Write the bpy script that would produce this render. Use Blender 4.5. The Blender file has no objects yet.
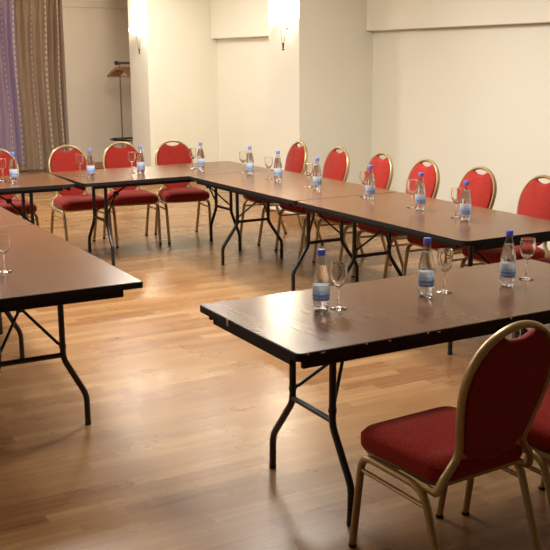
import bpy, bmesh, math, random
from mathutils import Vector, Matrix
C = bpy.context.scene.collection
PI = math.pi
R = math.radians
random.seed(4)

# ------------------------------------------------------------------ materials
def mat(name):
    m = bpy.data.materials.new(name); m.use_nodes = True
    nt = m.node_tree
    return m, nt, nt.nodes, nt.links, nt.nodes['Principled BSDF']

def simple(name, col, rough=.5, metal=0, spec=.5, bump=0, bscale=200, var=0, vscale=3):
    m, nt, N, L, b = mat(name)
    b.inputs['Base Color'].default_value = (*col, 1)
    b.inputs['Roughness'].default_value = rough
    b.inputs['Metallic'].default_value = metal
    b.inputs['Specular IOR Level'].default_value = spec
    if bump or var:
        tc = N.new('ShaderNodeTexCoord')
    if var:
        n = N.new('ShaderNodeTexNoise'); n.inputs['Scale'].default_value = vscale
        n.inputs['Detail'].default_value = 4
        L.new(tc.outputs['Object'], n.inputs['Vector'])
        mx = N.new('ShaderNodeMix'); mx.data_type = 'RGBA'
        L.new(n.outputs['Fac'], mx.inputs['Factor'])
        mx.inputs['A'].default_value = (*[c * (1 - var) for c in col], 1)
        mx.inputs['B'].default_value = (*[min(1, c * (1 + var)) for c in col], 1)
        L.new(mx.outputs['Result'], b.inputs['Base Color'])
    if bump:
        n = N.new('ShaderNodeTexNoise'); n.inputs['Scale'].default_value = bscale
        L.new(tc.outputs['Object'], n.inputs['Vector'])
        bp = N.new('ShaderNodeBump'); bp.inputs['Strength'].default_value = bump
        bp.inputs['Distance'].default_value = .002
        L.new(n.outputs['Fac'], bp.inputs['Height']); L.new(bp.outputs['Normal'], b.inputs['Normal'])
    return m

def mathn(N, L, op, a, b=None, c=None):
    n = N.new('ShaderNodeMath'); n.operation = op
    for i, v in enumerate((a, b, c)):
        if v is None: continue
        if isinstance(v, (int, float)): n.inputs[i].default_value = v
        else: L.new(v, n.inputs[i])
    return n.outputs[0]

def ramp(N, L, fac, stops):
    r = N.new('ShaderNodeValToRGB'); L.new(fac, r.inputs['Fac'])
    e = r.color_ramp.elements
    while len(e) < len(stops): e.new(.5)
    for k, (p, c) in enumerate(stops):
        e[k].position = p; e[k].color = (*c, 1)
    return r.outputs['Color']

def floor_mat():
    m, nt, N, L, b = mat('laminate_floor')
    tc = N.new('ShaderNodeTexCoord'); s = N.new('ShaderNodeSeparateXYZ'); L.new(tc.outputs['Object'], s.inputs[0])
    row = mathn(N, L, 'FLOOR', mathn(N, L, 'DIVIDE', s.outputs['Y'], .078))
    wn = N.new('ShaderNodeTexWhiteNoise'); wn.noise_dimensions = '1D'; L.new(row, wn.inputs['W'])
    xo = mathn(N, L, 'ADD', mathn(N, L, 'DIVIDE', s.outputs['X'], .62), mathn(N, L, 'MULTIPLY', wn.outputs['Value'], 7.3))
    cell = mathn(N, L, 'FLOOR', xo)
    cv = N.new('ShaderNodeCombineXYZ'); L.new(cell, cv.inputs['X']); L.new(row, cv.inputs['Y'])
    w2 = N.new('ShaderNodeTexWhiteNoise'); w2.noise_dimensions = '2D'; L.new(cv.outputs[0], w2.inputs['Vector'])
    # grain, stretched along X and shifted for each strip
    g = N.new('ShaderNodeCombineXYZ')
    L.new(mathn(N, L, 'MULTIPLY_ADD', w2.outputs['Value'], 31.0, mathn(N, L, 'MULTIPLY', s.outputs['X'], 2.2)), g.inputs['X'])
    L.new(mathn(N, L, 'MULTIPLY', s.outputs['Y'], 38.0), g.inputs['Y'])
    L.new(mathn(N, L, 'MULTIPLY', w2.outputs['Value'], 17.0), g.inputs['Z'])
    n1 = N.new('ShaderNodeTexNoise'); n1.inputs['Scale'].default_value = 1.0; n1.inputs['Detail'].default_value = 6
    n1.inputs['Distortion'].default_value = .6
    L.new(g.outputs[0], n1.inputs['Vector'])
    f = mathn(N, L, 'ADD', mathn(N, L, 'MULTIPLY', w2.outputs['Value'], .58), mathn(N, L, 'MULTIPLY_ADD', n1.outputs['Fac'], 1.0, -.20))
    col = ramp(N, L, f, [(.12, (.185, .080, .030)), (.42, (.265, .131, .050)), (.72, (.31, .164, .066)), (1.0, (.385, .228, .100))])
    # thin joints
    fy = mathn(N, L, 'FRACT', mathn(N, L, 'DIVIDE', s.outputs['Y'], .078))
    fx = mathn(N, L, 'FRACT', xo)
    j = mathn(N, L, 'MAXIMUM', mathn(N, L, 'LESS_THAN', fy, .035), mathn(N, L, 'LESS_THAN', fx, .005))
    mx = N.new('ShaderNodeMix'); mx.data_type = 'RGBA'
    L.new(mathn(N, L, 'MULTIPLY', j, .4), mx.inputs['Factor']); L.new(col, mx.inputs['A'])
    mx.inputs['B'].default_value = (.20, .09, .04, 1)
    L.new(mx.outputs['Result'], b.inputs['Base Color'])
    n2 = N.new('ShaderNodeTexNoise'); n2.inputs['Scale'].default_value = 2.5; n2.inputs['Detail'].default_value = 5
    L.new(tc.outputs['Object'], n2.inputs['Vector'])
    L.new(mathn(N, L, 'MULTIPLY_ADD', n2.outputs['Fac'], .12, .22), b.inputs['Roughness'])
    b.inputs['Specular IOR Level'].default_value = .4
    bp = N.new('ShaderNodeBump'); bp.inputs['Strength'].default_value = .12; bp.inputs['Distance'].default_value = .002
    L.new(n1.outputs['Fac'], bp.inputs['Height']); L.new(bp.outputs['Normal'], b.inputs['Normal'])
    return m

def wood_top(name, cols, axis):
    # laminate with the grain running across the table (local Y)
    m, nt, N, L, b = mat(name)
    tc = N.new('ShaderNodeTexCoord'); mp = N.new('ShaderNodeMapping')
    mp.inputs['Scale'].default_value = (22, 1.4, 1) if axis == 'Y' else (1.3, 26, 1)
    L.new(tc.outputs['Object'], mp.inputs['Vector'])
    n = N.new('ShaderNodeTexNoise'); n.inputs['Scale'].default_value = 1; n.inputs['Detail'].default_value = 3
    n.inputs['Distortion'].default_value = .2
    L.new(mp.outputs[0], n.inputs['Vector'])
    c = ramp(N, L, n.outputs['Fac'], [(.3, cols[0]), (.5, cols[1]), (.72, cols[2])])
    L.new(c, b.inputs['Base Color'])
    b.inputs['Roughness'].default_value = .24
    b.inputs['Specular IOR Level'].default_value = .24
    return m

def fabric_mat(name, col):
    m, nt, N, L, b = mat(name)
    tc = N.new('ShaderNodeTexCoord')
    v = N.new('ShaderNodeTexVoronoi'); v.inputs['Scale'].default_value = 150
    L.new(tc.outputs['Object'], v.inputs['Vector'])
    c = ramp(N, L, v.outputs['Distance'], [(.12, (col[0] * 1.35, col[1] * 2.2 + .008, col[2] * 2 + .006)), (.35, col), (1, (col[0] * .8, col[1] * .7, col[2] * .7))])
    L.new(c, b.inputs['Base Color'])
    b.inputs['Roughness'].default_value = .85
    b.inputs['Sheen Weight'].default_value = .12
    b.inputs['Sheen Roughness'].default_value = .4
    b.inputs['Specular IOR Level'].default_value = .2
    bp = N.new('ShaderNodeBump'); bp.inputs['Strength'].default_value = .4; bp.inputs['Distance'].default_value = .0015
    L.new(v.outputs['Distance'], bp.inputs['Height']); L.new(bp.outputs['Normal'], b.inputs['Normal'])
    return m

def curtain_mat():
    m, nt, N, L, b = mat('sheer_striped_curtain')
    tc = N.new('ShaderNodeTexCoord'); s = N.new('ShaderNodeSeparateXYZ'); L.new(tc.outputs['UV'], s.inputs[0])
    # UV.x = metres along the cloth, UV.y = height in metres
    fu = mathn(N, L, 'FRACT', mathn(N, L, 'DIVIDE', s.outputs['X'], .52))
    band = mathn(N, L, 'LESS_THAN', mathn(N, L, 'ABSOLUTE', mathn(N, L, 'SUBTRACT', fu, .5)), .11)
    du = mathn(N, L, 'MULTIPLY', mathn(N, L, 'SUBTRACT', fu, .5), .52)
    dv = mathn(N, L, 'MULTIPLY', mathn(N, L, 'SUBTRACT', mathn(N, L, 'FRACT', mathn(N, L, 'DIVIDE', s.outputs['Y'], .085)), .5), .085)
    r = mathn(N, L, 'SQRT', mathn(N, L, 'ADD', mathn(N, L, 'POWER', du, 2), mathn(N, L, 'POWER', mathn(N, L, 'MULTIPLY', dv, .7), 2)))
    dot = mathn(N, L, 'LESS_THAN', mathn(N, L, 'ABSOLUTE', mathn(N, L, 'SUBTRACT', r, .014)), .006)
    m1 = N.new('ShaderNodeMix'); m1.data_type = 'RGBA'; L.new(band, m1.inputs['Factor'])
    m1.inputs['A'].default_value = (.44, .30, .19, 1); m1.inputs['B'].default_value = (.52, .39, .27, 1)
    m2 = N.new('ShaderNodeMix'); m2.data_type = 'RGBA'; L.new(dot, m2.inputs['Factor'])
    L.new(m1.outputs['Result'], m2.inputs['A']); m2.inputs['B'].default_value = (.80, .72, .60, 1)
    L.new(m2.outputs['Result'], b.inputs['Base Color'])
    b.inputs['Roughness'].default_value = .6
    b.inputs['Sheen Weight'].default_value = .3
    tr = N.new('ShaderNodeBsdfTransparent'); tr.inputs['Color'].default_value = (.95, .9, .85, 1)
    ms = N.new('ShaderNodeMixShader')
    L.new(mathn(N, L, 'MULTIPLY', mathn(N, L, 'SUBTRACT', 1, dot), .30), ms.inputs['Fac'])
    L.new(b.outputs[0], ms.inputs[1]); L.new(tr.outputs[0], ms.inputs[2])
    L.new(ms.outputs[0], N['Material Output'].inputs['Surface'])
    return m

def thin_glass(name, tint=(.97, .98, .98), gl=.06):
    m = bpy.data.materials.new(name); m.use_nodes = True
    nt = m.node_tree; N = nt.nodes; L = nt.links; N.remove(N['Principled BSDF'])
    t = N.new('ShaderNodeBsdfTransparent'); t.inputs['Color'].default_value = (*tint, 1)
    g = N.new('ShaderNodeBsdfGlossy'); g.inputs['Roughness'].default_value = .03
    lw = N.new('ShaderNodeLayerWeight'); lw.inputs['Blend'].default_value = .35
    f = mathn(N, L, 'ADD', mathn(N, L, 'MULTIPLY', mathn(N, L, 'POWER', lw.outputs['Facing'], 2.2), .75), gl)
    ms = N.new('ShaderNodeMixShader'); L.new(f, ms.inputs['Fac']); L.new(t.outputs[0], ms.inputs[1]); L.new(g.outputs[0], ms.inputs[2])
    L.new(ms.outputs[0], N['Material Output'].inputs['Surface'])
    return m

def glass(name, ior, col=(1, 1, 1), rough=0.0):
    m, nt, N, L, b = mat(name)
    b.inputs['Base Color'].default_value = (*col, 1)
    b.inputs['Transmission Weight'].default_value = 1
    b.inputs['Roughness'].default_value = rough
    b.inputs['IOR'].default_value = ior
    return m

def emis(name, col, s):
    m, nt, N, L, b = mat(name)
    b.inputs['Base Color'].default_value = (*col, 1)
    b.inputs['Emission Color'].default_value = (*col, 1)
    b.inputs['Emission Strength'].default_value = s
    return m

def label_mat():
    # pale band on top, blue band with light script-like strokes below; UV.y 0..1, UV.x 0..1 round the bottle
    m, nt, N, L, b = mat('bottle_label')
    tc = N.new('ShaderNodeTexCoord'); s = N.new('ShaderNodeSeparateXYZ'); L.new(tc.outputs['UV'], s.inputs[0])
    base = ramp(N, L, s.outputs['Y'], [(0, (.85, .90, .95)), (.08, (.22, .36, .70)), (.38, (.26, .42, .76)), (.62, (.30, .46, .80)), (.66, (.72, .82, .90)), (1, (.86, .91, .94))])
    n = N.new('ShaderNodeTexNoise'); n.inputs['Scale'].default_value = 1; n.inputs['Detail'].default_value = 2
    mp = N.new('ShaderNodeMapping'); mp.inputs['Scale'].default_value = (60, 7, 1); L.new(tc.outputs['UV'], mp.inputs['Vector']); L.new(mp.outputs[0], n.inputs['Vector'])
    inb = mathn(N, L, 'MULTIPLY', mathn(N, L, 'GREATER_THAN', s.outputs['Y'], .42), mathn(N, L, 'LESS_THAN', s.outputs['Y'], .62))
    inb2 = mathn(N, L, 'MULTIPLY', mathn(N, L, 'GREATER_THAN', s.outputs['Y'], .17), mathn(N, L, 'LESS_THAN', s.outputs['Y'], .25))
    txt = mathn(N, L, 'MULTIPLY', mathn(N, L, 'GREATER_THAN', n.outputs['Fac'], .49), mathn(N, L, 'ADD', inb, inb2))
    mx = N.new('ShaderNodeMix'); mx.data_type = 'RGBA'; L.new(txt, mx.inputs['Factor']); L.new(base, mx.inputs['A']); mx.inputs['B'].default_value = (.8, .86, .92, 1)
    L.new(mx.outputs['Result'], b.inputs['Base Color']); b.inputs['Roughness'].default_value = .4
    tl = N.new('ShaderNodeBsdfTranslucent'); L.new(mx.outputs['Result'], tl.inputs['Color'])
    ms = N.new('ShaderNodeMixShader'); ms.inputs['Fac'].default_value = .5
    L.new(b.outputs[0], ms.inputs[1]); L.new(tl.outputs[0], ms.inputs[2]); L.new(ms.outputs[0], N['Material Output'].inputs['Surface'])
    return m

M = {}
M['floor'] = floor_mat()
M['wall'] = simple('cream_wall_paint', (.77, .74, .625), .75, bump=.15, bscale=60, var=.02, vscale=2)
M['wall_far'] = simple('beige_wall_paint', (.70, .62, .51), .8, bump=.15, bscale=60)
M['ceiling'] = simple('ceiling_paint', (.80, .76, .68), .9)
M['baseboard'] = simple('baseboard_wood', (.42, .22, .10), .4, var=.15, vscale=8)
M['top'] = wood_top('table_laminate', [(.122, .051, .019), (.141, .060, .0235), (.158, .068, .027)], 'Y')
M['black'] = simple('black_edge_vinyl', (.010, .008, .009), .55, spec=.25, bump=.2, bscale=40)
M['blacksteel'] = simple('black_painted_steel', (.014, .012, .014), .32)
M['chip'] = simple('bare_chipboard', (.75, .68, .58), .8)
M['red'] = fabric_mat('red_dotted_fabric', (.31, .021, .013))
M['gold'] = simple('champagne_gold_paint', (.45, .34, .17), .36, metal=.6)
M['foot'] = simple('black_rubber', (.02, .02, .02), .7)
M['curtain'] = curtain_mat()
M['glass'] = glass('wine_glass', 1.45)
M['pet'] = thin_glass('bottle_plastic', (.90, .92, .94), .09)
M['water'] = glass('water', 1.30, (.97, .98, 1.0))
M['cap'] = simple('blue_cap_plastic', (.25, .31, .76), .45)
M['label'] = label_mat()
def add_translucent(m, f):
    N = m.node_tree.nodes; L = m.node_tree.links; b = N['Principled BSDF']
    tl = N.new('ShaderNodeBsdfTranslucent'); tl.inputs['Color'].default_value = b.inputs['Base Color'].default_value
    ms = N.new('ShaderNodeMixShader'); ms.inputs['Fac'].default_value = f
    L.new(b.outputs[0], ms.inputs[1]); L.new(tl.outputs[0], ms.inputs[2]); L.new(ms.outputs[0], N['Material Output'].inputs['Surface'])
add_translucent(M['cap'], .4)
M['chrome'] = simple('chrome', (.62, .60, .56), .18, metal=1)
M['darkmetal'] = simple('dark_metal', (.05, .045, .045), .3, metal=.8)
M['polemetal'] = simple('grey_rack_steel', (.22, .18, .15), .35, metal=.7)
M['hanger'] = simple('hanger_wood', (.33, .15, .06), .4, var=.2, vscale=20)
M['shade'] = emis('lit_frosted_shade', (1, .93, .78), 9)
M['lampdisc'] = emis('lit_ceiling_diffuser', (1, .9, .75), 2.2)
M['window'] = emis('dusk_window_glass', (.20, .17, .50), .5)
M['frame'] = simple('white_window_frame', (.45, .42, .45), .5)

# ------------------------------------------------------------------ helpers
def obj(name, bm, m, parent=None, smooth=True, sub=0, bevel=0):
    me = bpy.data.meshes.new(name)
    bmesh.ops.recalc_face_normals(bm, faces=bm.faces)
    bm.to_mesh(me); bm.free()
    if smooth:
        for p in me.polygons: p.use_smooth = True
    o = bpy.data.objects.new(name, me); C.objects.link(o)
    if m: me.materials.append(m)
    if parent: o.parent = parent
    if bevel:
        b = o.modifiers.new('b', 'BEVEL'); b.width = bevel; b.segments = 2; b.limit_method = 'ANGLE'; b.angle_limit = R(40)
    if sub:
        s = o.modifiers.new('s', 'SUBSURF'); s.levels = sub; s.render_levels = sub
    if smooth and not sub:
        try: me.set_sharp_from_angle(angle=R(38))
        except Exception: pass
    return o

def add_box(bm, x0, x1, y0, y1, z0, z1):
    r = bmesh.ops.create_cube(bm, size=1)
    for v in r['verts']:
        v.co = Vector(((x0 + x1) / 2 + v.co.x * (x1 - x0), (y0 + y1) / 2 + v.co.y * (y1 - y0), (z0 + z1) / 2 + v.co.z * (z1 - z0)))

def fillet(pts, rad, n=5):
    out = [Vector(pts[0])]
    for i in range(1, len(pts) - 1):
        p, a, b = Vector(pts[i]), Vector(pts[i - 1]), Vector(pts[i + 1])
        da, db = a - p, b - p
        r = min(rad, da.length * .45, db.length * .45)
        s, e = p + da.normalized() * r, p + db.normalized() * r
        for k in range(n + 1):
            t = k / n
            out.append(s * (1 - t) ** 2 + p * 2 * t * (1 - t) + e * t * t)
    out.append(Vector(pts[-1]))
    return out

def add_tube(bm, pts, r, n=10, closed=False, rb=None, up=None):
    """tube along pts; r may be a number or a list; rb = second radius (flat tube), measured along 'up'"""
    pts = [Vector(p) for p in pts]
    m = len(pts); rings = []
    nrm = None
    for i, p in enumerate(pts):
        if closed: t = (pts[(i + 1) % m] - pts[i - 1]).normalized()
        else: t = (pts[min(i + 1, m - 1)] - pts[max(i - 1, 0)]).normalized()
        if up is not None:
            u = Vector(up); nrm = (u - t * u.dot(t)).normalized()
        elif nrm is None:
            h = Vector((0, 0, 1)) if abs(t.z) < .9 else Vector((1, 0, 0))
            nrm = (h - t * h.dot(t)).normalized()
        else: nrm = (nrm - t * nrm.dot(t)).normalized()
        bn = t.cross(nrm)
        rr = r[i] if isinstance(r, (list, tuple)) else r
        r2 = rb if rb is not None else rr
        rings.append([bm.verts.new(p + bn * (math.cos(2 * PI * k / n) * rr) + nrm * (math.sin(2 * PI * k / n) * r2)) for k in range(n)])
    for i in range(m if closed else m - 1):
        a, b = rings[i], rings[(i + 1) % m]
        for k in range(n):
            bm.faces.new((a[k], a[(k + 1) % n], b[(k + 1) % n], b[k]))
    if not closed:
        bm.faces.new(rings[0]); bm.faces.new(rings[-1][::-1])

def add_lathe(bm, prof, n=24, cx=0, cy=0, mod=None, uv=False):
    rings = []
    for (r, z) in prof:
        if r < 1e-6: rings.append([bm.verts.new((cx, cy, z))]); continue
        rings.append([bm.verts.new((cx + math.cos(2 * PI * k / n) * r * (mod(k / n, z) if mod else 1), cy + math.sin(2 * PI * k / n) * r * (mod(k / n, z) if mod else 1), z)) for k in range(n)])
    for i in range(len(rings) - 1):
        a, b = rings[i], rings[i + 1]
        for k in range(n):
            k2 = (k + 1) % n
            if len(a) == 1 and len(b) == 1: continue
            if len(a) == 1: bm.faces.new((a[0], b[k2], b[k]))
            elif len(b) == 1: bm.faces.new((a[k], a[k2], b[0]))
            else: bm.faces.new((a[k], a[k2], b[k2], b[k]))

def prism(bm, outline, z0, z1):
    a = [bm.verts.new((x, y, z0)) for x, y in outline]; b = [bm.verts.new((x, y, z1)) for x, y in outline]
    bm.faces.new(a[::-1]); bm.faces.new(b)
    n = len(a)
    for k in range(n): bm.faces.new((a[k], a[(k + 1) % n], b[(k + 1) % n], b[k]))

def rrect(x0, x1, y0, y1, r, n=6):
    out = []
    for cx, cy, a0 in ((x1 - r, y0 + r, -90), (x1 - r, y1 - r, 0), (x0 + r, y1 - r, 90), (x0 + r, y0 + r, 180)):
        for k in range(n + 1):
            a = R(a0 + 90 * k / n); out.append((cx + r * math.cos(a), cy + r * math.sin(a)))
    return out

def ring(bm, outer, inner, z0, z1):
    n = len(outer)
    V = [[bm.verts.new((x, y, z)) for x, y in o] for o in (outer, inner) for z in (z0, z1)]
    o0, o1, i0, i1 = V
    for k in range(n):
        j = (k + 1) % n
        bm.faces.new((o0[k], o0[j], o1[j], o1[k])); bm.faces.new((i0[j], i0[k], i1[k], i1[j]))
        bm.faces.new((o1[k], o1[j], i1[j], i1[k])); bm.faces.new((o0[j], o0[k], i0[k], i0[j]))

def thing(name, label, cat, loc=(0, 0, 0), rotz=0, group=None):
    o = bpy.data.objects.new(name, None); C.objects.link(o)
    o.empty_display_size = .1
    o.location = loc; o.rotation_euler = (0, 0, rotz); o['label'] = label; o['category'] = cat
    if group: o['group'] = group
    return o

def struct(name, bm, m, smooth=False, bevel=0):
    o = obj(name, bm, m, None, smooth, bevel=bevel); o['kind'] = 'structure'; return o

def dup(root, loc, rotz, label):
    r = root.copy(); C.objects.link(r); r.location = loc; r.rotation_euler = (0, 0, rotz); r['label'] = label
    for ch in list(root.children):
        c = ch.copy(); C.objects.link(c); c.parent = r
        for g in list(ch.children):
            d = g.copy(); C.objects.link(d); d.parent = c
    return r

# ------------------------------------------------------------------ room shell
ZC = 2.95
XW = 6.03           # right-hand wall plane
YB = 15.03          # far wall plane
def sbox(name, m, *a, bevel=0):
    bm = bmesh.new(); add_box(bm, *a); return struct(name, bm, m, bevel=bevel)
sbox('floor', M['floor'], -4.5, 8.0, -7.0, 17.0, -.1, 0)
sbox('ceiling', M['ceiling'], -4.5, 8.0, -7.0, 17.0, ZC, ZC + .1)
sbox('wall_right', M['wall'], XW, XW + .2, -7.0, 16.0, 0, ZC)
# far wall with a curtained recess on its left
bm = bmesh.new()
add_box(bm, 4.617, XW, YB, YB + .25, 0, ZC)
struct('wall_far', bm, M['wall_far'])
sbox('wall_recess', M['wall_far'], -4.5, 4.9, 15.45, 15.65, 0, ZC)
sbox('wall_recess_side', M['wall_far'], 4.617, 4.9, YB + .25, 15.45, 0, ZC)
sbox('wall_left', M['wall'], -4.5, -4.3, -7.0, 16.0, 0, ZC)
sbox('wall_near', M['wall'], -4.5, XW, -7.0, -6.8, 0, ZC)
# the two pillars standing out of the right-hand wall
P2 = (5.12, 8.70, 9.35); P1 = (4.99, 12.51, 13.2)
sbox('wall_pillar_near', M['wall'], P2[0], XW + .05, P2[1], P2[2], 0, ZC, bevel=.006)
sbox('wall_pillar_far', M['wall'], P1[0], XW + .05, P1[1], P1[2], 0, ZC, bevel=.006)
sbox('trim_1', M['wall'], 5.94, XW + .05, -6.8, P2[1], 1.99, ZC, bevel=.006)
sbox('trim_2', M['wall'], 5.935, XW + .05, P2[2], P1[1], 1.985, ZC, bevel=.006)
sbox('trim_3', M['wall_far'], 4.60, XW, YB - .05, YB, 2.50, ZC, bevel=.012)
# baseboards
bm = bmesh.new(); t = .015; h = .085
add_box(bm, XW - t, XW, -6.8, P2[1] - t, 0, h)
add_box(bm, XW - t, XW, P2[2] + t, P1[1] - t, 0, h)
struct('baseboard_right', bm, M['baseboard'])
bm = bmesh.new()
add_box(bm, P2[0] - t, XW, P2[1] - t, P2[1], 0, h); add_box(bm, P2[0] - t, P2[0], P2[1], P2[2], 0, h); add_box(bm, P2[0] - t, XW, P2[2], P2[2] + t, 0, h)
struct('baseboard_pillar_near', bm, M['baseboard'])
bm = bmesh.new()
add_box(bm, P1[0] - t, XW, P1[1] - t, P1[1], 0, h); add_box(bm, P1[0] - t, P1[0], P1[1], P1[2], 0, h)
struct('baseboard_pillar_far', bm, M['baseboard'])
bm = bmesh.new(); add_box(bm, 4.617, XW, YB - t, YB, 0, .10)
struct('baseboard_far', bm, M['baseboard'])
# dusk window behind the sheer curtain
wr = bpy.data.objects.new('window_1', None); C.objects.link(wr); wr['kind'] = 'structure'; wr.location = (2.9, 15.44, 0)
bm = bmesh.new(); add_box(bm, -1.1, 1.08, -.012, .0, .12, 2.72); obj('window_pane', bm, M['window'], wr, False)
bm = bmesh.new()
for a in ((-1.16, -1.1, .06, 2.78), (1.08, 1.14, .06, 2.78), (-1.16, 1.14, .06, .12), (-1.16, 1.14, 2.72, 2.78), (-1.1, 1.08, 1.415, 1.435)):
    add_box(bm, a[0], a[1], -.03, .01, a[2], a[3])
obj('window_frame', bm, M['frame'], wr, False)

# ------------------------------------------------------------------ curtain
cur = thing('curtain', 'tan sheer floor-length curtain with dotted vertical stripes hanging before the window', 'curtain', (3.4, 15.16, 0))
bm = bmesh.new(); uvl = bm.loops.layers.uv.new()
NX, NZ = 520, 26; X0, X1 = -1.2, 1.215
def cy_(x, z):
    p = x * 2 * PI / .098 + 1.1 * math.sin(x * 5.1) + .8 * math.sin(x * 13)
    a = .055 + .018 * math.sin(x * 17 + z)
    top = max(0, min(1, (z - 2.25) / .25))
    return a * (1 - .45 * top) * math.sin(p + .25 * math.sin(z * 1.7 + x * 3)) + top * .010 * math.sin(p * 3)
grid = []; us = []
for i in range(NX + 1):
    x = X0 + (X1 - X0) * i / NX
    us.append(0 if i == 0 else us[-1] + math.hypot((X1 - X0) / NX, cy_(x, 1) - cy_(x - (X1 - X0) / NX, 1)))
    col = []
    for j in range(NZ + 1):
        z = .02 + (2.80 - .02) * j / NZ
        col.append(bm.verts.new((x + (X1 - x) * 0 + .02 * math.sin(z * 2 + x * 2), cy_(x, z), z)))
    grid.append(col)
for i in range(NX):
    for j in range(NZ):
        f = bm.faces.new((grid[i][j], grid[i + 1][j], grid[i + 1][j + 1], grid[i][j + 1]))
        for l, (a, b) in zip(f.loops, ((i, j), (i + 1, j), (i + 1, j + 1), (i, j + 1))):
            l[uvl].uv = (us[a], .02 + 2.78 * b / NZ)
obj('curtain_panel', bm, M['curtain'], cur)
bm = bmesh.new(); add_tube(bm, [(X0, 0, 2.86), (X1, 0, 2.86)], .014)
for i in range(13): add_box(bm, X0 + .1 + i * .19 - .006, X0 + .1 + i * .19 + .006, -.006, .006, 2.79, 2.86)
add_box(bm, X0 + .3, X0 + .32, -.01, .01, 2.86, ZC); add_box(bm, X1 - .3, X1 - .28, -.01, .01, 2.86, ZC)
obj('curtain_rail', bm, M['darkmetal'], cur)

# ------------------------------------------------------------------ tables
HT = .74
def make_table(x0, y0, ang, Lt, W, label, cat_foot=.29, chip=None, cr=.03, ap=.055, lb=.10):
    """origin at a corner; length along local +x, width along local +y"""
    u = Vector((math.cos(ang), math.sin(ang), 0)); v = Vector((-u.y, u.x, 0))
    c = Vector((x0, y0, 0)) + u * (Lt / 2) + v * (W / 2)
    t = thing('banquet_table', label, 'table', c, ang, 'brown laminate folding banquet tables')
    hx, hy = Lt / 2, W / 2
    e = .004
    bm = bmesh.new(); prism(bm, rrect(-hx + e, hx - e, -hy + e, hy - e, cr - e), HT - .024, HT)
    obj('tabletop', bm, M['top'], t, True, bevel=.0015)
    bm = bmesh.new(); ring(bm, rrect(-hx, hx, -hy, hy, cr), rrect(-hx + e - .0005, hx - e + .0005, -hy + e - .0005, hy - e + .0005, cr - e), HT - .029, HT - .0012)
    obj('edge_trim', bm, M['black'], t, True, bevel=.001)
    a = .022; b_ = .042
    for q in (-1, 1):
        bm = bmesh.new(); y_ = sorted((q * (hy - a), q * (hy - b_)))
        add_box(bm, -hx + lb, hx - lb, y_[0], y_[1], HT - ap, HT - .0245)
        obj('apron', bm, M['black'], t, True, bevel=.004)
        bm = bmesh.new(); x_ = sorted((q * (hx - a), q * (hx - b_)))
        add_box(bm, x_[0], x_[1], -hy + .088, hy - .088, HT - .066, HT - .0245)
        obj('apron', bm, M['black'], t, True, bevel=.004)
    for s in (-1, 1):
        lx = s * (hx - .30)
        bm = bmesh.new()
        add_tube(bm, [(lx, -.20, HT - .028), (lx, .20, HT - .028)], .014)
        obj('pivot_bar', bm, M['blacksteel'], t)
        for q in (-1, 1):
            bm = bmesh.new()
            P = fillet([(lx, q * .150, HT - .03), (lx, q * .150, .345), (lx + s * .01, q * cat_foot, .15), (lx + s * .012, q * cat_foot, .012)], .032)
            add_tube(bm, P, .0145, 10)
            lg = obj('leg', bm, M['blacksteel'], t)
            bm = bmesh.new(); add_lathe(bm, [(0, 0), (.0148, 0), (.0152, .003), (.0150, .016), (0, .016)], 12, lx + s * .012, q * cat_foot)
            obj('foot_cap', bm, M['foot'], lg)
        bm = bmesh.new(); add_tube(bm, [(lx, -.150, .362), (lx, .150, .362)], .0125)
        obj('crossbar', bm, M['blacksteel'], t)
        bm = bmesh.new()
        hub = (lx - s * .15, 0, .575)
        for q in (-1, 1):
            add_tube(bm, [(lx, q * .148, .405), (lx - s * .02, q * .13, .42), hub], .0075, 8)
            add_lathe(bm, [(0, .396), (.0168, .396), (.0168, .414), (0, .414)], 10, lx, q * .150)
        add_tube(bm, [hub, (lx - s * .37, 0, HT - .03)], .013, 8, rb=.008, up=(0, 0, 1))
        obj('brace', bm, M['blacksteel'], t)
        bm = bmesh.new()
        add_lathe(bm, [(0, .555), (.020, .557), (.026, .575), (.020, .593), (0, .595)], 12, hub[0], hub[1])
        obj('brace_hub', bm, M['blacksteel'], t)
        bm = bmesh.new(); add_box(bm, lx - s * .37 - .03, lx - s * .37 + .03, -.035, .035, HT - .04, HT - .024)
        obj('brace_bracket', bm, M['blacksteel'], t)
    if chip:
        for (cx, cy, cz, dx, dy, dz) in chip:
            bm = bmesh.new(); add_box(bm, cx - dx, cx + dx, cy - dy, cy + dy, cz - dz, cz + dz)
            obj('edge_chip', bm, M['chip'], t, False)
    return t

chips = [(-.9005, .13, HT - .014, .0014, .006, .013)]
for k, (xx, w) in enumerate(((-.86, .004), (-.80, .008), (-.62, .003), (-.52, .005), (-.35, .003), (-.30, .007), (.05, .004), (.3, .003))):
    chips.append((xx, -.3993, HT - .0045 - .003 * (k % 2), w, .0012, .0018))
make_table(1.572, 2.682, R(.22), 1.8, .795, 'nearest brown folding table with chipped black edge, three bottles standing on it', .30, chips, cr=.022, ap=.064, lb=.035)
make_table(3.366, 5.785, R(-89.3), 1.8, .908, 'brown folding table at the near end of the right-hand row, behind the nearest table', cr=.06)
make_table(3.335, 7.520, R(-88.9), 1.73, .908, 'brown folding table in the middle of the right-hand row, touching the back row')
make_table(2.405, 7.505, R(1.3), 1.8, .93, 'brown folding table at the right of the back row, below the far pillar')
make_table(.562, 7.598, R(-2), 1.79, .86, 'brown folding table at the left of the back row, before the curtain')
make_table(.633, 5.769, R(-90.1), 1.792, .90, 'brown folding table at left with a free bright corner and one glass', .25, cr=.016)
make_table(.630, 7.55, R(-90.1), 1.775, .90, 'brown folding table cut by the left edge, between left free-ended table and back row', .27)

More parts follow.
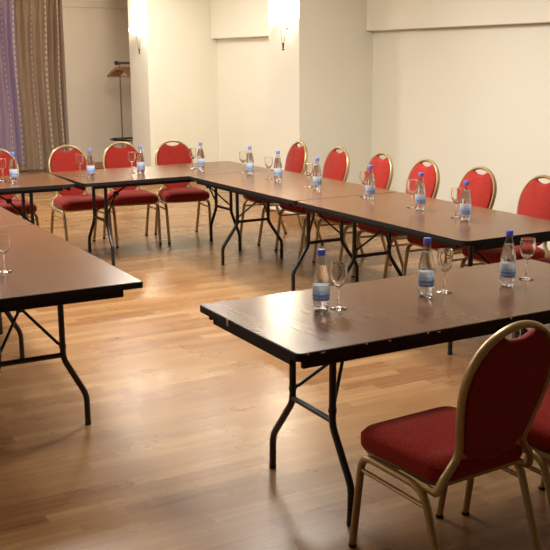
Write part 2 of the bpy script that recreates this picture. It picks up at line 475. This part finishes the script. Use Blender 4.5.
# ------------------------------------------------------------------ chairs
def make_chair():
    """facing +y, origin on the floor between the four feet"""
    t = thing('banquet_chair', '', 'chair', group='red banquet chairs with gold frames')
    # seat cushion
    bm = bmesh.new()
    zs = [(.392, -.018), (.397, -.004), (.412, .002), (.446, .002), (.464, -.010), (.474, -.040), (.479, -.10)]
    rings = []
    def outline(d):
        pts = []
        ctrl = [(-.200, -.158), (.200, -.158), (.226, .250), (-.226, .250)]
        cor = [.06, .06, .08, .08]
        n = 8
        for i in range(4):
            p = Vector(ctrl[i]); a = Vector(ctrl[i - 1]); b = Vector(ctrl[(i + 1) % 4])
            s = p + (a - p).normalized() * cor[i]; e = p + (b - p).normalized() * cor[i]
            for k in range(n + 1):
                tt = k / n; q = s * (1 - tt) ** 2 + p * 2 * tt * (1 - tt) + e * tt * tt
                pts.append(q)
        c = Vector((0, .03))
        return [c + (q - c) * (1 + d / .2) for q in pts]
    for z, d in zs:
        rings.append([bm.verts.new((p.x, p.y, z + (.006 if d < -.03 and z > .46 else 0))) for p in outline(d)])
    for a, b in zip(rings, rings[1:]):
        n = len(a)
        for k in range(n): bm.faces.new((a[k], a[(k + 1) % n], b[(k + 1) % n], b[k]))
    cv = bm.verts.new((0, .03, .489)); n = len(rings[-1])
    for k in range(n): bm.faces.new((rings[-1][k], rings[-1][(k + 1) % n], cv))
    bm.faces.new(rings[0][::-1])
    obj('seat', bm, M['red'], t, True)
    # seat pan lip
    bm = bmesh.new()
    o = outline(-.012); i_ = outline(-.06)
    ring(bm, [(p.x, p.y) for p in o], [(p.x, p.y) for p in i_], .380, .392)
    obj('seat_frame', bm, M['gold'], t, True)
    # back: balloon frame.  half width as a function of height, y leans back with height
    def by(z): return -.178 - max(0, z - .48) * .24 - min(0, z - .48) * .10
    prof = [(.393, .200), (.42, .192), (.45, .168), (.485, .146), (.53, .146), (.58, .158), (.64, .173), (.70, .183), (.75, .184), (.80, .174), (.845, .151), (.88, .119), (.905, .078), (.918, .038), (.922, 0)]
    left = [(-w, by(z), z) for z, w in prof]
    right = [(w, by(z), z) for z, w in prof][::-1][1:]
    pts = left + right
    # smooth by Catmull-Rom
    def cr(P, m=4):
        P = [Vector(p) for p in P]; out = []
        for i in range(len(P) - 1):
            p0, p1, p2, p3 = P[max(i - 1, 0)], P[i], P[i + 1], P[min(i + 2, len(P) - 1)]
            for k in range(m):
                s = k / m
                out.append(.5 * ((2 * p1) + (-p0 + p2) * s + (2 * p0 - 5 * p1 + 4 * p2 - p3) * s * s + (-p0 + 3 * p1 - 3 * p2 + p3) * s ** 3))
        out.append(P[-1]); return out
    front_l = [(-.203, .02, .374), (-.203, -.05, .373), (-.204, -.12, .373), (-.204, -.155, .377)]
    pts = front_l + left[1:] + right[:-1] + [(-x, y, z) for x, y, z in front_l[::-1]]
    bm = bmesh.new(); path = cr(pts)
    add_tube(bm, path, .0115, 10, rb=.0160, up=(0, 1, .15))
    obj('back_frame', bm, M['gold'], t)
    # padded back panel inside the balloon
    bm = bmesh.new()
    def wid(z):
        for (z0, w0), (z1, w1) in zip(prof, prof[1:]):
            if z0 <= z <= z1: return w0 + (w1 - w0) * (z - z0) / (z1 - z0)
        return 0
    NP = 40; outl = []
    zb = .450
    ptsr = []
    for k in range(0, 25):
        z = zb + (.893 - zb) * k / 24
        w = wid(max(z, .50)) - .010
        s = min(1, (z - zb) / .085)
        w = w * math.sqrt(max(0, 1 - (1 - s) ** 2)) if s < 1 else w
        ptsr.append((w, z))
    ptsr[0] = (.012, zb)
    top = []
    wtop = ptsr[-1][0]
    # handle scoop in the top edge
    for k in range(13):
        x = wtop * (1 - 2 * k / 12)
        dip = .030 * max(0, 1 - (x / .068) ** 2) ** .7 if abs(x) < .068 else 0
        ztop = .893 + .012 * (1 - (x / wtop) ** 2) - dip
        top.append((x, ztop))
    loop = ptsr + top[1:-1] + [(-w, z) for w, z in ptsr[::-1]]
    def layer(sc, off):
        c = Vector((0, .68)); L_ = []
        for x, z in loop:
            q = c + (Vector((x, z)) - c) * sc
            L_.append(bm.verts.new((q.x, by(q.y) + off, q.y)))
        return L_
    ls = [layer(.90, -.016), layer(.965, -.0145), layer(.995, -.008), layer(1, 0), layer(.995, .010), layer(.96, .022), layer(.88, .028)]
    n = len(loop)
    for a, b in zip(ls, ls[1:]):
        for k in range(n): bm.faces.new((a[k], a[(k + 1) % n], b[(k + 1) % n], b[k]))
    for Lx, off in ((ls[0], -.018), (ls[-1], .031)):
        c = bm.verts.new((0, by(.68) + off, .68))
        for k in range(n): bm.faces.new((Lx[k], Lx[(k + 1) % n], c))
    obj('backrest', bm, M['red'], t, True)
    # little bar that closes the hand hole from below is the pad itself; side leg frames: inverted U each side
    for q in (-1, 1):
        fx, rx = q * .207, q * .213
        top_z = .374
        P = fillet([(fx, .270, .012), (q * .214, .212, top_z), (q * .214, -.105, top_z - .004), (rx, -.235, .010)], .060, 7)
        nn = len(P) // 2
        # front half and rear half are the two legs; both bend into the seat rail
        bm = bmesh.new(); add_tube(bm, P[:nn + 1], .0140, 10); lf = obj('leg', bm, M['gold'], t)
        bm = bmesh.new(); add_lathe(bm, [(0, 0), (.0145, 0), (.0155, .003), (.0155, .012), (0, .012)], 10, fx, .270); obj('foot_cap', bm, M['foot'], lf)
        bm = bmesh.new(); add_tube(bm, P[nn:], .0140, 10); lr = obj('leg', bm, M['gold'], t)
        bm = bmesh.new(); add_lathe(bm, [(0, 0), (.0145, 0), (.0155, .003), (.0155, .012), (0, .012)], 10, rx, -.235); obj('foot_cap', bm, M['foot'], lr)
        bm = bmesh.new()
        add_tube(bm, [(q * .213, .225, .318), (q * .2135, -.128, .312)], .0085, 8)
        obj('side_stretcher', bm, M['gold'], t)
    bm = bmesh.new()
    add_tube(bm, [(-.212, .12, .374), (.212, .12, .374)], .009, 8)
    add_tube(bm, [(-.212, -.08, .374), (.212, -.08, .374)], .009, 8)
    obj('under_seat_bars', bm, M['gold'], t)
    return t

proto = make_chair()
spots = [
 (2.000, 2.385, 3.5, 'nearest red banquet chair with gold frame, seen whole from behind in front of near table'),
 (2.510, 2.375, 2.5, 'red gold-framed chair cut off by the right edge, beside the nearest chair'),
 (2.05, 8.66, 180, 'red chair cut off at left in the back row, before the purple part of curtain'),
 (2.71, 8.63, 181, 'red chair at the back row below the right edge of the curtain'),
 (3.235, 8.69, 174, 'red chair at the back row directly below the coat rack'),
 (3.742, 8.62, 172, 'red chair rightmost in the back row, in front of the far pillar'),
 (4.47, 8.07, 88, 'farthest red chair of the right-hand row, at the bright edge of near pillar'),
 (4.48, 7.36, 91, 'second farthest red chair of the right-hand row, against the beige pillar side'),
 (4.49, 6.72, 88, 'red chair of the right-hand row at the corner where pillar meets wall'),
 (4.47, 6.08, 90, 'red chair of the right-hand row, fourth counted from the near pillar edge'),
 (4.47, 5.43, 92, 'red chair behind the nearest bottle of the right-hand row'),
 (4.48, 4.82, 88, 'red chair at the right edge with its back above the end of the right-hand row'),
 (4.47, 4.20, 90, 'red chair at the right edge showing only its seat behind the near table'),
]
for k, (x, y, a, lb) in enumerate(spots):
    if k == 0:
        proto.location = (x, y, 0); proto.rotation_euler = (0, 0, R(a)); proto['label'] = lb
    else: dup(proto, (x, y, 0), R(a), lb)

# ------------------------------------------------------------------ bottles
def make_bottle():
    t = thing('water_bottle', '', 'bottle', group='small plastic water bottles on the tables')
    def lobes(a, z):
        k = max(0, 1 - z / .028)
        return 1 - .22 * k * (.5 - .5 * math.cos(2 * PI * 5 * a)) ** .8
    prof = [(.014, .006), (.020, .001), (.0245, .0005), (.029, .006), (.0318, .016), (.0328, .028), (.0325, .036), (.0318, .040), (.0318, .102), (.0328, .108), (.0325, .116), (.0308, .130), (.0275, .148), (.0235, .166), (.0190, .183), (.0152, .196), (.0130, .203), (.0128, .208), (.0150, .2085), (.0150, .2105), (.0128, .211), (.0128, .218)]
    bm = bmesh.new(); add_lathe(bm, [(0, .010)] + prof, 40, mod=lobes); obj('bottle_body', bm, M['pet'], t)
    wp = [(0, .0115), (.0135, .0075)] + [(r - .0012, z + .0012) for r, z in prof[1:12]] + [(.0262, .148), (.0222, .166), (.0190, .178), (.0, .178)]
    bm = bmesh.new(); add_lathe(bm, wp, 40, mod=lobes); obj('water', bm, M['water'], t)
    bm = bmesh.new(); uvl = bm.loops.layers.uv.new(); n = 40
    a = [bm.verts.new((.0326 * math.cos(2 * PI * k / n), .0326 * math.sin(2 * PI * k / n), .041)) for k in range(n)]
    b = [bm.verts.new((v.co.x, v.co.y, .101)) for v in a]
    for k in range(n):
        f = bm.faces.new((a[k], a[(k + 1) % n], b[(k + 1) % n], b[k]))
        for l, uv in zip(f.loops, ((k / n, 0), ((k + 1) / n, 0), ((k + 1) / n, 1), (k / n, 1))): l[uvl].uv = uv
    obj('label', bm, M['label'], t)
    bm = bmesh.new()
    add_lathe(bm, [(0, .2125), (.0152, .2125), (.0156, .214), (.0154, .2325), (.0140, .2355), (0, .236)], 40, mod=lambda a, z: 1 + .015 * math.cos(2 * PI * 20 * a))
    obj('cap', bm, M['cap'], t)
    return t
bp = make_bottle(); bp.scale = (1.04, 1.04, 1.04)
bots = [
 (1.951, 3.145, 'blue-capped water bottle on the near table, leftmost of its three'),
 (2.456, 3.128, 'blue-capped water bottle in the middle of the near table'),
 (2.866, 3.086, 'blue-capped water bottle on the near table, rightmost of its three'),
 (3.829, 4.515, 'blue-capped water bottle nearest the camera on the right-hand row of tables'),
 (3.863, 5.006, 'blue-capped water bottle second nearest on the right-hand row'),
 (3.844, 5.552, 'blue-capped water bottle on the right-hand row in front of the corner where pillar meets wall'),
 (3.803, 6.196, 'blue-capped water bottle on the right-hand row before the beige pillar side'),
 (3.820, 6.832, 'blue-capped water bottle below the sconce of the near pillar'),
 (3.8185, 7.320, 'blue-capped water bottle farthest on the right-hand row, before the niche wall'),
 (3.621, 7.891, 'blue-capped water bottle at the right end of the back row'),
 (3.0465, 7.888, 'blue-capped water bottle on the back row before the far pillar'),
 (2.580, 7.840, 'blue-capped water bottle on the back row near the seam between its two tables'),
 (1.954, 7.915, 'blue-capped water bottle at the left end of the back row, before the curtain'),
]
for k, (x, y, lb) in enumerate(bots):
    if k == 0: bp.location = (x, y, HT + .0003); bp['label'] = lb; bp.rotation_euler.z = .4
    else: dup(bp, (x, y, HT + .0003), k * 1.3, lb)

# ------------------------------------------------------------------ glasses
def make_glass():
    t = thing('wine_glass', '', 'glass', group='empty stemmed glasses beside the bottles')
    bm = bmesh.new()
    add_lathe(bm, [(0, .0), (.030, .0), (.0315, .0012), (.0300, .0026), (.016, .0045), (.006, .0085), (.0038, .016), (.0034, .04), (.0036, .070), (.0055, .080), (0, .0815)], 32)
    obj('stem', bm, M['stem'], t)
    bm = bmesh.new()
    add_lathe(bm, [(0, .0805), (.006, .082), (.0150, .090), (.0240, .102), (.0300, .117), (.0322, .132), (.0318, .150), (.0295, .172), (.0292, .1732), (.0284, .1728), (.0306, .150), (.0310, .132), (.0288, .118), (.0228, .1035), (.0140, .092), (0, .0835)], 32)
    obj('bowl', bm, M['glass'], t)
    bm = bmesh.new()
    add_tube(bm, [(.0293 * math.cos(2 * PI * k / 32), .0293 * math.sin(2 * PI * k / 32), .173) for k in range(32)], .0007, 6, closed=True)
    obj('rim', bm, M['rim'], t)
    return t
M['stem'] = glass('stem_glass', 1.45)
M['rim'] = simple('gilded_glass_rim', (.85, .75, .55), .15, metal=.6)
gp = make_glass(); gp.scale = (1.06, 1.06, 1.06)
gls = [
 (2.022, 3.127, 'stemmed glass beside the leftmost bottle of the near table'),
 (2.560, 3.137, 'stemmed glass beside the middle bottle of the near table'),
 (3.033, 3.146, 'stemmed glass at the right of the near table, in front of dark table edge'),
 (1.038, 4.495, 'stemmed glass alone on the left table, cut near the left edge'),
 (3.860, 4.640, 'stemmed glass behind the nearest bottle of the right-hand row'),
 (3.880, 5.120, 'stemmed glass beside the second nearest bottle of the right-hand row'),
 (3.900, 5.710, 'stemmed glass beside the bottle before the pillar corner'),
 (3.835, 6.370, 'stemmed glass beside the bottle before the beige pillar side'),
 (3.815, 6.980, 'stemmed glass left of the bottle below the near pillar sconce'),
 (3.845, 7.500, 'stemmed glass left of the farthest bottle on the right-hand row'),
 (3.600, 8.020, 'stemmed glass at the right end of the back row, before the rightmost back chair'),
 (3.000, 7.975, 'stemmed glass on the back row, left of the bottle before the far pillar'),
 (2.540, 8.000, 'stemmed glass on the back row, left of the bottle by the table seam'),
 (1.890, 8.020, 'stemmed glass at the left edge of the back row, before the cut-off chair'),
]
for k, (x, y, lb) in enumerate(gls):
    if k == 0: gp.location = (x, y, HT + .0003); gp['label'] = lb
    else: dup(gp, (x, y, HT + .0003), 0, lb)

# ------------------------------------------------------------------ sconces
def make_sconce():
    """mounted on a wall plane x = 0, sticking out to -x; origin at the middle of the V holder"""
    t = thing('wall_sconce', '', 'wall lamp', group='uplighter sconces on the pillars')
    bm = bmesh.new()
    add_lathe(bm, [(0, -.125), (.010, -.125), (.013, -.118), (.010, -.111), (.006, -.109), (.006, -.102), (.009, -.095), (.011, -.06), (.006, -.05), (0, -.05)], 14, -.06, 0)
    obj('finial', bm, M['darkmetal'], t)
    bm = bmesh.new()
    for a in (0, 1, 2):
        an = a * 2 * PI / 3 + R(60)
        add_tube(bm, [(-.06 + .008 * math.cos(an), .008 * math.sin(an), -.085), (-.06 + .022 * math.cos(an), .022 * math.sin(an), .03), (-.06 + .036 * math.cos(an), .036 * math.sin(an), .125)], .0032, 8)
    obj('holder_rods', bm, M['chrome'], t)
    bm = bmesh.new()
    add_tube(bm, [(-.012, 0, .10), (-.04, 0, .105), (-.06, 0, .118)], .007, 8)
    obj('arm', bm, M['chrome'], t)
    bm = bmesh.new(); add_box(bm, -.015, 0, -.018, .018, .085, .125)
    obj('wall_bracket', bm, M['chrome'], t, True)
    bm = bmesh.new()
    add_lathe(bm, [(0, .122), (.035, .124), (.072, .136), (.105, .155), (.130, .185), (.137, .205), (.132, .205), (.124, .187), (.100, .161), (.068, .143), (.032, .131), (0, .130)], 28, -.06, 0)
    for v in bm.verts: v.co.x = min(v.co.x, -.006)
    obj('lamp_shade', bm, M['shade'], t)
    return t
SC1, SC2 = 12.66, 8.926
sc = make_sconce(); sc.location = (P2[0], SC2, 1.92); sc['label'] = 'lit wall sconce with a V-shaped chrome holder on the near pillar'
sc2 = dup(sc, (P1[0], SC1, 1.905), 0, 'lit glowing wall sconce on the far pillar beside the coat rack')

# ------------------------------------------------------------------ coat rack and hangers
RY = 14.3
cr_ = thing('coat_rack', 'dark metal coat rack standing against the far wall behind the far pillar', 'coat rack', (5.3, RY, 0))
bm = bmesh.new(); add_tube(bm, [(-.10, 0, 1.66), (.72, 0, 1.66)], .018, 12); obj('rail', bm, M['polemetal'], cr_)
for xx in (-.11, .73):
    bm = bmesh.new(); bmesh.ops.create_uvsphere(bm, u_segments=14, v_segments=8, radius=.034, matrix=Matrix.Translation((xx, 0, 1.66))); obj('end_ball', bm, M['darkmetal'], cr_)
for xx in (-.06, .66):
    bm = bmesh.new(); add_tube(bm, [(xx, 0, .05), (xx, 0, 1.65)], .011, 8); obj('upright', bm, M['polemetal'], cr_)
bm = bmesh.new(); add_tube(bm, fillet([(-.20, -.02, .50), (.0, -.28, .50), (.80, -.28, .50), (.80, .22, .50), (-.20, .22, .50), (-.2, .0, .5)], .09), .014, 8)
add_tube(bm, [(-.06, -.26, .5), (-.06, .22, .5)], .009, 8); add_tube(bm, [(.66, -.28, .5), (.66, .22, .5)], .009, 8)
obj('lower_hoop', bm, M['darkmetal'], cr_)
for xx in (-.06, .66):
    bm = bmesh.new(); add_tube(bm, fillet([(xx, -.24, .012), (xx, -.22, .05), (xx, .22, .05), (xx, .24, .012)], .03), .014, 8); obj('foot', bm, M['darkmetal'], cr_)

def make_hanger():
    t = thing('coat_hanger', '', 'hanger', group='wooden hangers on the coat rack')
    bm = bmesh.new()
    P = [(0, -.215, -.145), (0, -.17, -.105), (0, -.09, -.045), (0, 0, -.012), (0, .09, -.045), (0, .17, -.105), (0, .215, -.145)]
    add_tube(bm, fillet(P, .04, 3), .012, 8, rb=.022, up=(0, 0, 1)); obj('shoulder_bar', bm, M['hanger'], t)
    bm = bmesh.new(); add_tube(bm, [(0, -.20, -.145), (0, .20, -.145)], .007, 8); obj('trouser_bar', bm, M['hanger'], t)
    bm = bmesh.new()
    hk = [(0, 0, -.01), (0, 0, .03)] + [(0, .024 * math.sin(R(a)), .054 - .024 * math.cos(R(a))) for a in range(20, 260, 24)]
    add_tube(bm, hk, .0028, 6); obj('hook', bm, M['chrome'], t)
    return t
hg = make_hanger()
hn = ['leftmost wooden coat hanger on the rack rail', 'wooden coat hanger second from the left end of the rack rail', 'wooden coat hanger in the middle of the rack rail', 'wooden coat hanger nearest the far pillar edge on the rack rail', ]
for k in range(4):
    loc = (5.225 + k * .055, RY, 1.66 - .0595)
    if k == 0: hg.location = loc; hg['label'] = hn[0]; hg.rotation_euler.z = R(33)
    else: dup(hg, loc, R((33, 32, 34, 33)[k]), hn[k])

# ------------------------------------------------------------------ unseen ceiling lamps: some inferred from glare, the others added as fill
def lamp_at(x, y, power, size=.6, col=(1, .965, .90)):
    t = thing('unseen_ceiling_light', 'unseen round ceiling light, one of a set part inferred from glare, part added fill', 'ceiling lamp', (x, y, ZC), 0, 'ceiling lights')
    bm = bmesh.new(); add_lathe(bm, [(0, 0), (size * .55, 0), (size * .56, -.03), (size * .5, -.05), (size * .48, -.03), (0, -.03)], 32); obj('housing', bm, M['chrome'], t)
    bm = bmesh.new(); add_lathe(bm, [(0, -.048), (size * .3, -.046), (size * .47, -.034), (size * .47, -.0305), (0, -.0305)], 32); obj('diffuser', bm, M['lampdisc'], t)
    l = bpy.data.lights.new('unseen_ceiling_bulb', 'AREA'); l.shape = 'DISK'; l.size = size; l.energy = power; l.color = col
    o = bpy.data.objects.new('unseen_ceiling_bulb', l); C.objects.link(o); o.location = (x, y, ZC - .06)
LP = [(1.8, 6.4, 95), (1.6, 10.6, 110), (-1.4, 8.6, 100), (4.3, 11.7, 26), (4.75, 10.2, 20), (3.5, 6.0, 88), (2.5, 3.8, 30)]  # lamps by the pillars follow the glare; last one added to brighten near seat
for x, y, p in LP: lamp_at(x, y, p)
for (x, y, z, p) in ((P2[0] - .10, SC2, 2.16, 60), (P1[0] - .10, SC1, 2.145, 50)):
    l = bpy.data.lights.new('sconce_bulb', 'POINT'); l.energy = p; l.shadow_soft_size = .05; l.color = (1, .90, .72)
    o = bpy.data.objects.new('sconce_bulb', l); C.objects.link(o); o.location = (x, y, z)

w = bpy.data.worlds.new('world'); bpy.context.scene.world = w; w.use_nodes = True
w.node_tree.nodes['Background'].inputs[0].default_value = (1, .9, .8, 1)
w.node_tree.nodes['Background'].inputs[1].default_value = .05

# ------------------------------------------------------------------ camera
cam = bpy.data.cameras.new('camera'); co = bpy.data.objects.new('camera', cam); C.objects.link(co)
cam.sensor_width = 36; cam.lens = 964.49 / 550 * 36; cam.clip_end = 100; cam.clip_start = .05
r_ = Vector((0.8739591828955011, -0.4859632646478149, -0.005920476793800983))
u_ = Vector((0.11150780997877704, 0.18864945500549216, 0.9756932875857391))
b_ = Vector((-0.4730342006096019, -0.8533762877763645, 0.2190606229212962))
mw = Matrix((r_, u_, b_)).transposed().to_4x4(); mw.translation = Vector((0, 0, 1.7133))
co.matrix_world = mw
S = bpy.context.scene; S.camera = co
S.view_settings.view_transform = 'Standard'; S.view_settings.look = 'None'; S.view_settings.gamma = 1
S.view_settings.use_curve_mapping = False; S.view_settings.exposure = 0.2
